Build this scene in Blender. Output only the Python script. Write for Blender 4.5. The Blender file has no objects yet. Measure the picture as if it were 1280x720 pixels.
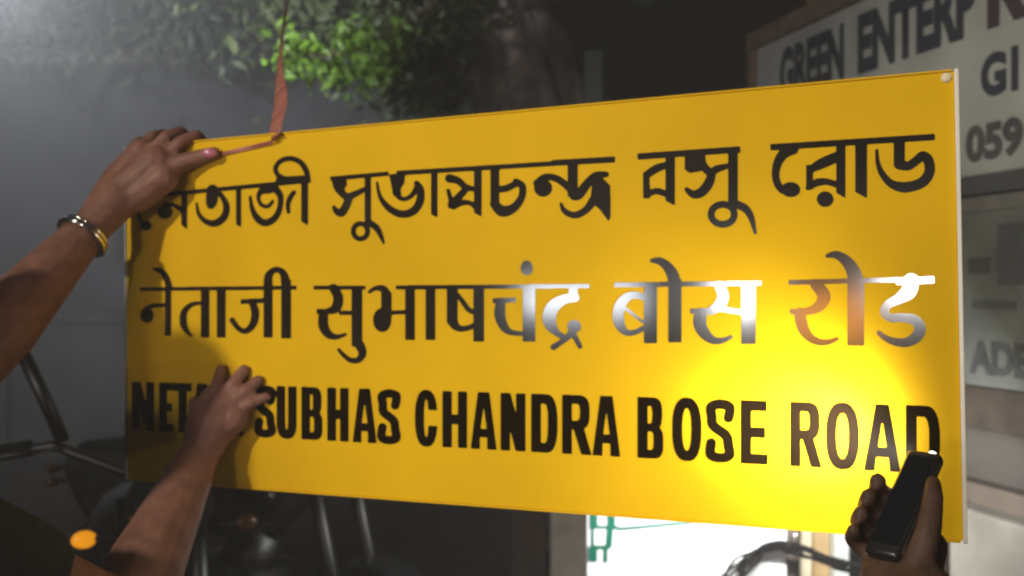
import bpy, bmesh, math, random
import numpy as np
from mathutils import Vector, Matrix, Quaternion

random.seed(7)
rng = np.random.default_rng(7)
SC = bpy.context.scene
COL = SC.collection
PI = math.pi

# ------------------------------------------------------------------ camera
F = 1250.0
CAM = Vector((0, 0, 1.5))
cam = bpy.data.cameras.new('camera')
cam.sensor_width = 36.0
cam.lens = F / 1280 * 36
cam.clip_start = 0.02
cam.clip_end = 500
cam.dof.use_dof = True
cam.dof.focus_distance = .96
cam.dof.aperture_fstop = 5.5
co = bpy.data.objects.new('camera', cam)
co.location = CAM
co.rotation_euler = (PI / 2, 0, 0)
COL.objects.link(co)
SC.camera = co

# ------------------------------------------------------------------ world, exposure
w = bpy.data.worlds.new('World')
SC.world = w
w.use_nodes = True
nt = w.node_tree
bg = nt.nodes['Background']
sky = nt.nodes.new('ShaderNodeTexSky')
sky.sky_type = 'NISHITA'
sky.sun_disc = False
sky.sun_elevation = math.radians(-4)
sky.sun_rotation = math.radians(200)
nt.links.new(sky.outputs[0], bg.inputs[0])
bg.inputs[1].default_value = 0.06
SC.view_settings.view_transform = 'Standard'
SC.view_settings.look = 'None'
SC.view_settings.exposure = 0.0
SC.view_settings.gamma = 1.0
SC.view_settings.use_curve_mapping = False
SC.cycles.use_denoising = True
SC.cycles.filter_width = 2.2
SC.cycles.volume_bounces = 1
SC.cycles.max_bounces = 6
SC.cycles.sample_clamp_indirect = 6


def ray(x, y):
    return Vector(((x - 640) / F, 1.0, (360 - y) / F))


def P(x, y, d):
    return CAM + ray(x, y) * d


SU = Vector((.91958, -.39253, .01718))
SV = Vector((.01019, -.01988, -.99975))
SN = Vector((-.39277, -.91953, .01428))
SCEN = Vector((-.05447, 1.29113, 1.47202))
SW, SH = 1.1528, .5


def S(x, y, off=0.0):
    d = ray(x, y)
    t = (off + (SCEN - CAM).dot(SN)) / d.dot(SN)
    return CAM + d * t


def track(o, target):
    o.rotation_euler = (Vector(target) - o.location).to_track_quat('-Z', 'Y').to_euler()


def lamp(kind, name, loc, power, color=(1, 1, 1), target=None, size=.1, size_y=None, cone=60, blend=1.0):
    l = bpy.data.lights.new(name, kind)
    l.energy = power
    l.color = color
    if kind == 'AREA':
        l.size = size
        if size_y:
            l.shape = 'RECTANGLE'
            l.size_y = size_y
    else:
        l.shadow_soft_size = size
    if kind == 'SPOT':
        l.spot_size = math.radians(cone)
        l.spot_blend = blend
    o = bpy.data.objects.new(name, l)
    o.location = loc
    if target is not None:
        track(o, target)
    COL.objects.link(o)
    return o


def mirror_dir(x, y):
    d = ray(x, y).normalized()
    return d - 2 * d.dot(SN) * SN


def mirror_lamp(name, x0, y0, x1, y1, dist, power, color):
    """a lamp across the street that the glossy letters reflect"""
    xm, ym = (x0 + x1) / 2, (y0 + y1) / 2
    p = S(xm, ym)
    pos = p + mirror_dir(xm, ym) * dist
    tot = dist + (p - CAM).length
    o = lamp('AREA', name, pos, power, color, target=p, size=(x1 - x0) / F * tot, size_y=(y1 - y0) / F * tot)
    return o


# street light in front of the sign, high to the left behind the camera
KEY = SCEN + Vector((-.62, -.66, .42)).normalized() * 3.7
lamp('SPOT', 'street_light', KEY, 350, (1.0, .92, .70), target=SCEN + Vector((.32, -.10, .10)), size=.07, cone=40, blend=.8)
# lamp beyond the upper left corner of the frame, shining into the night haze
lamp('SPOT', 'haze_light', P(-70, -60, 3.0), 800, (.93, .95, 1.0), target=P(90, -10, 6.0), size=.08, cone=130, blend=1.0)
# shop lamps across the street
mirror_lamp('shop_light', 655, 354, 800, 392, 4.2, 13, (.92, .95, 1.0))
mirror_lamp('shop_light', 898, 346, 950, 388, 4.4, 18, (1.0, .99, .97))
mirror_lamp('shop_light', 1112, 342, 1180, 372, 4.3, 16, (1.0, 1.0, 1.0))
mirror_lamp('shop_light', 985, 368, 1085, 428, 4.6, 8, (1.0, .34, .01))
# light of the phone on the sign
LED = S(1146, 572, .140)
lamp('SPOT', 'phone_light', LED, 3.6, (1.0, .97, .86), target=S(850, 540, 0), size=.010, cone=150, blend=1.0)
lamp('SPOT', 'phone_light', LED, 7.0, (1.0, .97, .88), target=S(965, 535, 0), size=.010, cone=96, blend=1.0)
lamp('SPOT', 'phone_light', LED, 22.0, (1.0, .98, .94), target=S(1004, 533, 0), size=.010, cone=50, blend=1.0)
# lamp over the white shop banner
lamp('AREA', 'banner_light', Vector((.60, 2.22, 1.20)), 15.0, (1, .99, .97), target=Vector((.60, 2.6, .82)), size=.28, size_y=.06)
# lamp above the leaves
lamp('SPOT', 'leaf_light', P(430, -90, 3.6), 11, (.95, 1.0, .85), target=P(432, 74, 4.5), size=.05, cone=30, blend=.9)


# ------------------------------------------------------------------ materials
def mat(name, col, rough=.6, spec=.4, var=.25, scale=8.0, metal=0.0, bump=0.0, emis=None, estr=0.0, coat=0.0, col2=None, detail=5):
    m = bpy.data.materials.new(name)
    m.use_nodes = True
    n = m.node_tree
    b = n.nodes['Principled BSDF']
    tc = n.nodes.new('ShaderNodeTexCoord')
    nz = n.nodes.new('ShaderNodeTexNoise')
    nz.inputs['Scale'].default_value = scale
    nz.inputs['Detail'].default_value = detail
    n.links.new(tc.outputs['Object'], nz.inputs['Vector'])
    rp = n.nodes.new('ShaderNodeValToRGB')
    a = [max(0, c * (1 - var)) for c in col]
    z = list(col2) if col2 else [min(1, c * (1 + var)) for c in col]
    rp.color_ramp.elements[0].position = .3
    rp.color_ramp.elements[1].position = .7
    rp.color_ramp.elements[0].color = (*a, 1)
    rp.color_ramp.elements[1].color = (*z, 1)
    n.links.new(nz.outputs['Fac'], rp.inputs[0])
    n.links.new(rp.outputs[0], b.inputs['Base Color'])
    b.inputs['Roughness'].default_value = rough
    b.inputs['Specular IOR Level'].default_value = spec
    b.inputs['Metallic'].default_value = metal
    b.inputs['Coat Weight'].default_value = coat
    if bump:
        bp = n.nodes.new('ShaderNodeBump')
        bp.inputs['Strength'].default_value = bump
        bp.inputs['Distance'].default_value = .02
        n.links.new(nz.outputs['Fac'], bp.inputs['Height'])
        n.links.new(bp.outputs[0], b.inputs['Normal'])
    if emis:
        b.inputs['Emission Color'].default_value = (*emis, 1)
        b.inputs['Emission Strength'].default_value = estr
    return m


M = {}
M['yellow'] = mat('yellow_sheet', (.74, .432, .006), .52, .04, .10, 4.0, bump=.05, detail=10)
M['letter'] = mat('letter_vinyl', (.016, .012, .009), .105, .6, .25, 20)
M['letter_matt'] = mat('matt_letter_vinyl', (.009, .005, .002), .8, .0, .25, 20)  # bottom line: specular off so the phone light leaves no glare
M['rim'] = mat('pale_rim', (.78, .74, .66), .35, .5, .06, 10)
M['steel'] = mat('bright_steel', (.7, .69, .66), .25, .5, .1, 30, metal=1)
M['backing'] = mat('sign_back', (.35, .35, .36), .5, .4, .1, 6)
M['skin'] = mat('brown_skin', (.215, .098, .075), .55, .3, .22, 45, bump=.16, detail=9)
M['skin_dark'] = mat('deep_brown_skin', (.075, .04, .029), .6, .25, .3, 50, bump=.2, detail=9)
M['nail'] = mat('nail', (.50, .15, .24), .25, .6, .05, 40)
M['shirt'] = mat('dark_shirt', (.022, .022, .025), .9, .2, .3, 40, bump=.1)
M['shirt_b'] = mat('maroon_shirt', (.06, .022, .022), .9, .2, .3, 40, bump=.1)
M['trouser'] = mat('dark_trousers', (.03, .03, .045), .9, .2, .3, 30)
M['hair'] = mat('black_hair', (.012, .01, .009), .5, .4, .3, 60)
M['eye'] = mat('eye_white', (.7, .68, .64), .3, .5, .04, 20)
M['bangle'] = mat('silver_bangle', (.95, .94, .92), .12, .6, .04, 20, metal=1)
M['black'] = mat('black_plastic', (.014, .014, .016), .28, .5, .2, 30)
M['glass'] = mat('dark_glass', (.008, .009, .012), .08, .6, .1, 20)
M['rubber'] = mat('black_rubber', (.015, .015, .015), .75, .3, .2, 30)
M['cable'] = mat('cable_sheath', (.009, .008, .008), .8, .1, .2, 30)
M['chrome'] = mat('dull_chrome', (.10, .10, .10), .45, .5, .15, 12, metal=1)
M['paint_b'] = mat('black_bike_paint', (.018, .018, .02), .22, .5, .2, 10, coat=.4)
M['amber'] = mat('amber_lens', (.09, .035, .008), .25, .5, .08, 30)
M['amber_on'] = mat('amber_lens_lit', (.8, .32, .01), .25, .5, .08, 30, emis=(1, .36, .01), estr=.7)
M['redlens'] = mat('red_lens', (.30, .03, .02), .3, .5, .1, 30)
M['bark'] = mat('bark', (.15, .11, .095), .9, .2, .4, 7, bump=.9, col2=(.27, .22, .19))
M['branch'] = mat('branch_bark', (.10, .075, .055), .9, .2, .3, 14, bump=.5)
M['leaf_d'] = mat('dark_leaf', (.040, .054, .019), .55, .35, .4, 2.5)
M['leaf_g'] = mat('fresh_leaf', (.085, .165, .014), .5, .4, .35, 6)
M['leaf_h'] = mat('dusty_leaf', (.026, .036, .017), .6, .3, .3, 2.0)
M['wood_d'] = mat('dark_wood', (.055, .034, .024), .75, .3, .35, 6, bump=.2)
M['wood'] = mat('brown_wood', (.095, .078, .064), .65, .3, .3, 9, bump=.2)
M['frame'] = mat('worn_frame_wood', (.23, .155, .115), .7, .3, .4, 9, bump=.3)
M['tan'] = mat('tan_wood', (.42, .29, .14), .7, .3, .2, 7, bump=.15)
M['board'] = mat('grey_white_board', (.54, .555, .53), .5, .4, .2, 3.5)
M['board_g'] = mat('faded_grey_board', (.20, .212, .195), .6, .3, .32, 4.5)
M['ink'] = mat('navy_ink', (.055, .06, .085), .45, .4, .15, 14)
M['ink_g'] = mat('faded_ink', (.105, .11, .115), .5, .4, .2, 14)
M['ink_r'] = mat('maroon_ink', (.085, .055, .07), .45, .4, .15, 14)
M['teal'] = mat('teal_paint', (.008, .15, .095), .5, .3, .15, 14)
M['banner'] = mat('white_banner', (.86, .87, .86), .6, .3, .03, 2)
M['concrete'] = mat('concrete', (.42, .395, .35), .9, .2, .25, 9, bump=.3)
M['mosspost'] = mat('mossy_concrete', (.13, .14, .12), .9, .2, .3, 9, bump=.3)
M['cream'] = mat('cream_paint', (.74, .66, .46), .55, .3, .12, 8)
M['pale'] = mat('pale_grey_paint', (.62, .66, .62), .55, .3, .12, 8)
M['redpaint'] = mat('red_paint', (.34, .10, .08), .6, .3, .25, 10)
M['whitepaint'] = mat('white_paint', (.3, .29, .27), .6, .3, .15, 12)
M['wall'] = mat('grey_wall', (.065, .065, .07), .9, .2, .25, 1.4, bump=.2)
M['wall_d'] = mat('stained_wall', (.05, .047, .043), .9, .2, .35, 1.6, bump=.2)
M['pane'] = mat('window_pane', (.02, .025, .03), .12, .6, .1, 4)
M['asphalt'] = mat('asphalt', (.04, .038, .037), .85, .3, .35, 14, bump=.25)
M['kerb'] = mat('kerb_stone', (.22, .21, .20), .85, .2, .3, 9, bump=.2)
M['dust'] = mat('dark_soil', (.032, .028, .024), .95, .1, .3, 6, bump=.2)
M['awning'] = mat('brown_awning', (.16, .13, .105), .7, .3, .25, 6)
M['kiosk'] = mat('kiosk_sheet', (.13, .12, .105), .7, .3, .22, 5)
M['box'] = mat('counter_sheet', (.25, .235, .20), .6, .3, .28, 6)


# ------------------------------------------------------------------ object helpers
def link(name, me, m=None, parent=None, smooth=False):
    o = bpy.data.objects.new(name, me)
    COL.objects.link(o)
    if m is not None:
        me.materials.append(m)
    if parent is not None:
        o.parent = parent
    if smooth:
        me.polygons.foreach_set('use_smooth', [True] * len(me.polygons))
    return o


def tag(o, label=None, cat=None, group=None, kind=None):
    if label: o['label'] = label
    if cat: o['category'] = cat
    if group: o['group'] = group
    if kind: o['kind'] = kind
    return o


def empty(name, loc=(0, 0, 0), rz=0.0):
    o = bpy.data.objects.new(name, None)
    o.empty_display_size = .1
    o.location = loc
    o.rotation_euler = (0, 0, rz)
    COL.objects.link(o)
    return o


def pydata(name, V, Fc):
    me = bpy.data.meshes.new(name)
    me.from_pydata([tuple(v) for v in V], [], Fc)
    me.update()
    return me


class MB:
    def __init__(self):
        self.bm = bmesh.new()

    def box(self, c, s, rot=None, bevel=0.0):
        mtx = Matrix.Translation(Vector(c)) @ (rot.to_4x4() if rot else Matrix.Identity(4)) @ Matrix.Diagonal((s[0], s[1], s[2], 1))
        r = bmesh.ops.create_cube(self.bm, size=1.0, matrix=mtx)
        if bevel:
            es = set()
            for v in r['verts']:
                es.update(v.link_edges)
            bmesh.ops.bevel(self.bm, geom=list(es), offset=bevel, segments=2, affect='EDGES', profile=.6)
        return self

    def tube(self, pts, radii, n=12, caps=True, flat=None):
        pts = [Vector(p) for p in pts]
        if not isinstance(radii, (list, tuple)):
            radii = [radii] * len(pts)
        rings = []
        t0 = (pts[1] - pts[0]).normalized()
        up = Vector((0, 0, 1)) if abs(t0.z) < .9 else Vector((1, 0, 0))
        a = t0.cross(up).normalized()
        for i, p in enumerate(pts):
            t = (pts[min(i + 1, len(pts) - 1)] - pts[max(i - 1, 0)]).normalized()
            a = (a - t * a.dot(t)).normalized()
            b = t.cross(a)
            rings.append([self.bm.verts.new(p + (a * math.cos(2 * PI * k / n) + b * math.sin(2 * PI * k / n)) * radii[i]) for k in range(n)])
        for i in range(len(rings) - 1):
            for k in range(n):
                self.bm.faces.new((rings[i][k], rings[i][(k + 1) % n], rings[i + 1][(k + 1) % n], rings[i + 1][k]))
        if caps:
            self.bm.faces.new(list(reversed(rings[0])))
            self.bm.faces.new(rings[-1])
        return self

    def ball(self, c, r, s=(1, 1, 1), rot=None, seg=16):
        mtx = Matrix.Translation(Vector(c)) @ (rot.to_4x4() if rot else Matrix.Identity(4)) @ Matrix.Diagonal((r * s[0], r * s[1], r * s[2], 1))
        bmesh.ops.create_uvsphere(self.bm, u_segments=seg, v_segments=max(6, seg // 2), radius=1.0, matrix=mtx)
        return self

    def ring(self, c, axis, R_, r, n=24, k=8):
        axis = Vector(axis).normalized()
        a = axis.cross(Vector((0, 0, 1)) if abs(axis.z) < .9 else Vector((1, 0, 0))).normalized()
        b = axis.cross(a)
        c = Vector(c)
        vs = []
        for i in range(n):
            th = 2 * PI * i / n
            d = a * math.cos(th) + b * math.sin(th)
            vs.append([self.bm.verts.new(c + d * (R_ + r * math.cos(2 * PI * j / k)) + axis * r * math.sin(2 * PI * j / k)) for j in range(k)])
        for i in range(n):
            for j in range(k):
                self.bm.faces.new((vs[i][j], vs[(i + 1) % n][j], vs[(i + 1) % n][(j + 1) % k], vs[i][(j + 1) % k]))
        return self

    def build(self, name, m, parent=None, smooth=False):
        bmesh.ops.recalc_face_normals(self.bm, faces=self.bm.faces[:])
        me = bpy.data.meshes.new(name)
        self.bm.to_mesh(me)
        self.bm.free()
        return link(name, me, m, parent, smooth)


def children(o):
    return [c for c in bpy.data.objects if c.parent == o]


def copy_tree(o, parent=None):
    c = o.copy()
    COL.objects.link(c)
    c.parent = parent
    for ch in children(o):
        if ch is not c:
            copy_tree(ch, c)
    return c


def remeshed(name, mb, m, voxel, parent=None, smooth_it=4):
    """one continuous skin round the limbs laid down in the builder"""
    o = mb.build(name, m)
    r = o.modifiers.new('r', 'REMESH')
    r.mode = 'VOXEL'
    r.voxel_size = voxel
    s = o.modifiers.new('s', 'SMOOTH')
    s.iterations = smooth_it
    s.factor = .5
    dg = bpy.context.evaluated_depsgraph_get()
    me = bpy.data.meshes.new_from_object(o.evaluated_get(dg))
    o.modifiers.clear()
    old = o.data
    o.data = me
    bpy.data.meshes.remove(old)
    me.name = name
    if not me.materials:
        me.materials.append(m)
    me.polygons.foreach_set('use_smooth', [True] * len(me.polygons))
    if parent is not None:
        o.parent = parent
    return o


def limb(mb, pts, radii, n=14):
    for i in range(len(pts) - 1):
        a, b = Vector(pts[i]), Vector(pts[i + 1])
        mb.tube([a, b], [radii[i], radii[i + 1]], n=n)
    for p, r in zip(pts, radii):
        mb.ball(p, r, seg=n)
    return mb


# ================================================================== the setting
me = pydata('ground', [(-30, -30, 0), (30, -30, 0), (30, 30, 0), (-30, 30, 0)], [(0, 1, 2, 3)])
tag(link('ground', me, M['asphalt']), kind='structure')
me = pydata('path', [(-12, 3.4, .12), (12, 3.4, .12), (12, 8.2, .12), (-12, 8.2, .12), (-12, 3.4, 0), (12, 3.4, 0)], [(0, 1, 2, 3), (4, 5, 1, 0)])
tag(link('path', me, M['dust']), kind='structure')
mb = MB()
for k in range(16):
    mb.box((-7.5 + k * .9, 3.32, .066), (.88, .15, .132), bevel=.012)
tag(mb.build('kerb', M['kerb']), kind='structure')

# compound wall and the building behind
wl = empty('compound_wall', (0, 8.4, 0))
mb = MB(); mb.box((0, 0, .6), (16, .2, 1.2)); mb.build('wall_panel', M['wall_d'], wl)
mb = MB(); mb.box((0, 0, 1.253), (16.1, .3, .1), bevel=.015); mb.build('coping', M['wall_d'], wl)
mb = MB()
for k in range(6):
    mb.box((-7.2 + k * 2.9, -.15, .6), (.3, .12, 1.2), bevel=.01)
mb.build('pilaster', M['wall_d'], wl)
tag(wl, 'low stained boundary wall running behind the trees', 'wall')

bd = empty('grey_building', (-4.4, 10.2, 0))
mb = MB(); mb.box((0, 0, 1.75), (9.2, 2.4, 3.5)); mb.build('wall', M['wall'], bd)
mb = MB(); mb.box((0, -.05, 3.55), (9.5, 2.7, .12), bevel=.02); mb.build('roof_slab', M['concrete'], bd)
for x in (1.2, 2.6, 3.9):
    f = MB().box((x, -1.215, 2.2), (.8, .03, 1.0), bevel=.005).build('window', M['wood_d'], bd)
    MB().box((x, -1.234, 2.2), (.68, .01, .88)).build('pane', M['pane'], f)
tag(bd, 'dim grey flat-roofed building behind the lit leaves', 'building')


# ------------------------------------------------------------------ trees
def leaves(name, centers, spreads, count, size, m, parent=None, droop=.4):
    V, Fc = [], []
    for k in range(count):
        i = rng.integers(len(centers))
        c = np.array(centers[i]) + rng.normal(size=3) * np.array(spreads[i])
        d = rng.normal(size=3); d[2] -= droop; d /= np.linalg.norm(d)
        s = rng.normal(size=3); s -= d * s.dot(d); s /= np.linalg.norm(s)
        nn = np.cross(d, s)
        L = size * rng.uniform(.6, 1.4); W_ = L * rng.uniform(.36, .5)
        b = len(V)
        V += [c, c + d * L * .35 + s * W_ * .5 + nn * L * .06, c + d * L * .75 + s * W_ * .38 + nn * L * .04, c + d * L - nn * L * .08,
              c + d * L * .75 - s * W_ * .38 + nn * L * .04, c + d * L * .35 - s * W_ * .5 + nn * L * .06, c + d * L * .4]
        for q in range(6):
            if q in (0, 1, 2, 3, 4, 5):
                Fc.append((b + 6, b + q, b + (q + 1) % 6))
    return link(name, pydata(name, V, Fc), m, parent)


def tree(name, base, trunk_pts, trunk_r, limbs, crown, label, cat, bark, leaf, size, count, group=None):
    r = empty(name, base)
    B = Vector(base)
    mb = MB()
    pts = []
    for i in range(len(trunk_pts) - 1):
        a, b = Vector(trunk_pts[i]) - B, Vector(trunk_pts[i + 1]) - B
        for q in range(4):
            pts.append((a.lerp(b, q / 4), trunk_r[i] + (trunk_r[i + 1] - trunk_r[i]) * q / 4))
    pts.append((Vector(trunk_pts[-1]) - B, trunk_r[-1]))
    mb.tube([p + Vector((random.uniform(-.02, .02), random.uniform(-.02, .02), 0)) for p, _ in pts], [q * random.uniform(.93, 1.07) for _, q in pts], n=18)
    # aerial root ridges running down the trunk
    if trunk_r[0] > .25:
        for k in range(7):
            th = k * 2 * PI / 7 + .3
            mb.tube([p + Vector((math.cos(th + .02 * i), math.sin(th + .02 * i), 0)) * q * .93 for i, (p, q) in enumerate(pts)], [q * random.uniform(.16, .3) for _, q in pts], n=8)
    mb.build('trunk', bark, r, True)
    for lp in limbs:
        n = len(lp)
        MB().tube([Vector(p) - B for p in lp], [.09 * (1 - .8 * i / (n - 1)) for i in range(n)], n=8).build('limb', bark, r, True)
    leaves('crown', [Vector(c[0]) - B for c in crown], [c[1] for c in crown], count, size, leaf, r)
    tag(r, label, cat, group)
    return r


T = lambda x, y, d: tuple(P(x, y, d))
tb = P(760, 360, 5.6); tb = (tb.x, tb.y, .12)
tree('banyan_tree', tb, [tb, T(702, 300, 5.6), T(668, 130, 5.6), T(628, -10, 5.6), T(590, -160, 5.6)], [.40, .34, .285, .25, .2],
     [(T(600, -120, 5.6), T(520, -160, 5.3), T(430, -130, 5.0)), (T(600, -130, 5.6), T(720, -240, 5.7), T(900, -300, 5.8))],
     [(T(470, -60, 5.2), (.45, .4, .22)), (T(520, -20, 5.2), (.16, .3, .25)), (T(505, 70, 5.2), (.11, .2, .16)), (T(430, 0, 5.6), (.35, .35, .16)), (T(560, -230, 5.6), (.5, .5, .2)),
      (T(850, -260, 5.8), (.7, .5, .3)), (T(500, 10, 5.5), (.22, .3, .14)), (T(545, 90, 5.3), (.07, .2, .12))],
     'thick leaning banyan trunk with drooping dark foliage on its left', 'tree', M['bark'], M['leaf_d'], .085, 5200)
tb = P(-90, 360, 7.0); tb = (tb.x, tb.y, .12)
tree('roadside_tree', tb, [tb, T(-85, 260, 7.0), T(-70, 60, 7.0), T(-40, -80, 7.0)], [.16, .13, .11, .08],
     [(T(-50, -40, 7.0), T(90, -90, 6.8), T(250, -60, 6.6)), (T(-60, 0, 7.0), T(-130, -60, 7.1), T(-180, -90, 7.2))],
     [(T(60, -20, 6.8), (.5, .5, .22)), (T(200, -10, 6.7), (.4, .4, .22)), (T(245, 40, 6.5), (.12, .2, .1)), (T(150, 20, 6.7), (.2, .3, .14)), (T(20, 10, 6.8), (.25, .3, .18)), (T(330, -20, 6.6), (.3, .3, .14))],
     'hazy tree in the upper left corner, washed out by the lamp glow', 'tree', M['branch'], M['leaf_h'], .085, 3200)

# the lit leafy branch hanging in front of the banyan
hb = P(500, 30, 4.5)
r = empty('leafy_branch', hb)
mb = MB()
mb.tube([Vector(T(640, -60, 5.5)) - hb, Vector(T(560, -8, 4.9)) - hb, Vector(T(500, 38, 4.5)) - hb, Vector(T(430, 66, 4.45)) - hb, Vector(T(352, 72, 4.45)) - hb], [.03, .022, .016, .011, .006], n=8)
mb.build('twig', M['branch'], r, True)
cl = [(T(365, 56, 4.45), (.055, .05, .05)), (T(385, 76, 4.45), (.06, .05, .045)), (T(420, 82, 4.45), (.07, .06, .035)), (T(446, 72, 4.45), (.055, .06, .06)), (T(468, 60, 4.45), (.05, .06, .06)),
      (T(474, 88, 4.45), (.05, .06, .03)), (T(498, 52, 4.5), (.04, .05, .05)), (T(436, 46, 4.5), (.04, .05, .03))]
for c in cl:
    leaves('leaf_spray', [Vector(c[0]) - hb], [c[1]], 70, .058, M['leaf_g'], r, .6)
tag(r, 'bright green leafy branch lit by a lamp above the sign', 'branch')


# ------------------------------------------------------------------ pole, posts
c = P(741, 360, 4.2)
r = MB().box((0, 0, 1.19), (.078, .09, 2.40), bevel=.012)
r = r.build('concrete_post', M['mosspost']); r.location = (c.x, c.y, .1)
tag(r, 'pale mossy concrete post beside the thick banyan trunk', 'post')

c = P(711, 360, 2.85)
r = MB().box((0, 0, .8), (.105, .12, 1.6), bevel=.01).build('gate_pillar', M['concrete']); r.location = (c.x, c.y, 0)
tag(r, 'grey concrete pillar at the left edge of the white banner', 'pillar')
c = P(661, 360, 2.95)
r = empty('wooden_door', (c.x, c.y, 0))
MB().box((0, 0, .8), (.10, .035, 1.56), bevel=.004).build('plank', M['wood_d'], r)
MB().box((0, -.026, .35), (.09, .016, .06), bevel=.003).build('batten', M['wood_d'], r)
tag(r, 'dark narrow plank door left of the concrete pillar', 'door')

# ------------------------------------------------------------------ white banner with teal writing, its posts
bx0, bx1, by = P(733, 360, 2.62).x, P(982, 360, 2.62).x, 2.62
zt2 = 1.5 + (360 - 600) / F * 2.62
r = empty('shop_banner', ((bx0 + bx1) / 2, by, 0))
bw = bx1 - bx0
MB().box((0, 0, (zt2 + .12) / 2 + .03), (bw, .018, zt2 - .12), bevel=.003).build('panel', M['banner'], r)
MB().box((0, .03, .25), (bw * .96, .03, .5)).build('support_frame', M['wood_d'], r)


def poly_obj(name, polys, m, parent, to3, th=.0015):
    """flat painted strokes: quads given as 4-point outlines, mapped to the surface"""
    V, Fc = [], []
    for i, q in enumerate(polys):
        b = len(V)
        V += [to3(x, y, th + i * .0002) for x, y in q]
        Fc.append(tuple(range(b, b + len(q))))
    return link(name, pydata(name, V, Fc), m, parent)


def seg(p, q, w):
    p, q = np.array(p, float), np.array(q, float)
    d = (q - p) / np.linalg.norm(q - p)
    n = np.array([-d[1], d[0]]) * w / 2
    return [tuple(p + n), tuple(q + n), tuple(q - n), tuple(p - n)]


loc = r.location.copy()
ban = lambda x, y, o: tuple(P(x, y, by - .009 - o) - loc)
poly_obj('lettering', [seg((742, 630), (742, 660), 10), seg((764, 625), (764, 662), 10), seg((737, 659), (772, 659), 4), seg((763, 660), (761, 684), 8),
                       seg((739, 684), (763, 684), 5), seg((741, 683), (741, 702), 11), seg((757, 684), (757, 703), 5), seg((772, 661), (800, 659), 4),
                       seg((798, 659), (850, 654), 4), seg((848, 654.5), (905, 648), 3.5), seg((741, 661), (741, 683), 3)], M['teal'], r, ban)
tag(r, 'bright white shop banner with teal brush writing below the yellow sign', 'banner')

c = P(986, 360, 2.66)
r = empty('wooden_post', (c.x, c.y, 0))
MB().tube([(0, 0, 0), (.004, 0, .6), (0, 0, 1.5)], [.027, .025, .022], n=14).build('shaft', M['wood'], r, True)
MB().tube([(0, -.024, .845), (0, -.06, .84), (0, -.066, .862)], .004, n=8).build('hook', M['steel'], r, True)
tag(r, 'round brown wooden post at the right edge of the white banner', 'post')
c = P(1025, 360, 2.78)
r = empty('cream_door_frame', (c.x, c.y, 0))
MB().box((-.047, 0, .8), (.030, .06, 1.6), bevel=.004).build('jamb', M['cream'], r)
MB().box((0, .02, .8), (.058, .03, 1.58), bevel=.003).build('leaf', M['tan'], r)
MB().box((.052, 0, .8), (.040, .06, 1.6), bevel=.004).build('jamb', M['pale'], r)
tag(r, 'cream and pale painted door frame right of the wooden post', 'door frame')

# black cables looped over the hook
r = empty('cable_bundle', (P(960, 360, 2.57).x, 2.57, 0))
L0 = r.location.copy()
for k in range(9):
    j = lambda s: random.uniform(-s, s)
    y_l = 2.575 + j(.012)
    base = [(908, 790), (918, 740), (934, 705), (952, 687), (972, 681), (988, 683), (1012, 690), (1040, 700), (1072, 712), (1110, 733), (1150, 790)]
    if k > 5:
        base = [(880 + 6 * k - 40, 790), (897, 735), (921, 706), (945, 690), (968, 685), (990, 686), (1015, 697), (1042, 707), (1080, 716), (1122, 745), (1165, 800)]
    pts = [P(x + j(8), y + j(6), y_l + j(.008)) - L0 for x, y in base]
    pts = [Vector((pts[0].x - .03, pts[0].y, .012))] + pts + [Vector((pts[-1].x + .04, pts[-1].y, .012))]
    # smooth
    sm = []
    for i in range(len(pts) - 1):
        p0, p1, p2, p3 = pts[max(i - 1, 0)], pts[i], pts[i + 1], pts[min(i + 2, len(pts) - 1)]
        for q in range(5):
            t = q / 5
            sm.append(.5 * ((2 * p1) + (p2 - p0) * t + (2 * p0 - 5 * p1 + 4 * p2 - p3) * t * t + (3 * p1 - p0 - 3 * p2 + p3) * t ** 3))
    sm.append(pts[-1])
    MB().tube(sm, random.choice([.0022, .003, .004]), n=8).build('cable', M['cable'], r, True)
tag(r, 'black cables looped over the wooden post in front of the white banner', 'cables')

# ------------------------------------------------------------------ kiosk with signboards on the right
D0 = 3.6
KU = Vector((.2625, -.9649, 0))          # along the front, towards the camera
KN = Vector((-.9649, -.2625, 0))         # out of the front
KA = math.atan2(KU.y, KU.x)
k0 = P(955, 360, D0)
K0 = Vector((k0.x, k0.y, 0))


def K(x, y, o=.037):
    q = (x - 640) / F
    X0, Y0 = K0.x - .9649 * o, D0 - .2625 * o
    t = (q * Y0 - X0) / (KU.x + .9649 * q)
    Y = Y0 - .9649 * t
    return t, 1.5 + (360 - y) / F * Y


kz = empty('market_kiosk', K0, KA)       # local x along the front, local y = inward (-KN), z up


def kbox(name, t0, t1, z0, z1, y0, y1, m, parent, bevel=.004, ang=0):
    return MB().box(((t0 + t1) / 2, (y0 + y1) / 2, (z0 + z1) / 2), (t1 - t0, y1 - y0, z1 - z0), bevel=bevel).build(name, m, parent)


# local +y = KU rotated by +90 deg = (.9649,.2625) = inward
T1 = 1.75
zbeam0, zbeam1 = K(1245, 545)[1], K(1245, 488)[1]
kbox('front_panel', .02, T1, 0.02, zbeam0 - .002, .05, .08, M['kiosk'], kz)
kbox('beam', -.02, T1, zbeam0, zbeam1, .0, .07, M['wood'], kz, .006)
kbox('side_wall', 0, .03, .0, 2.3, .085, 1.2, M['wood_d'], kz)
kbox('roof', -.1, T1, 2.62, 2.66, .10, 1.3, M['wood_d'], kz)
for t in (.04, T1 - .05):
    kbox('corner_post', t, t + .06, 0, 2.6, .085, .145, M['wood_d'], kz)
tag(kz, 'brown market stall on the right carrying the grey signboards', 'kiosk')

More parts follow.
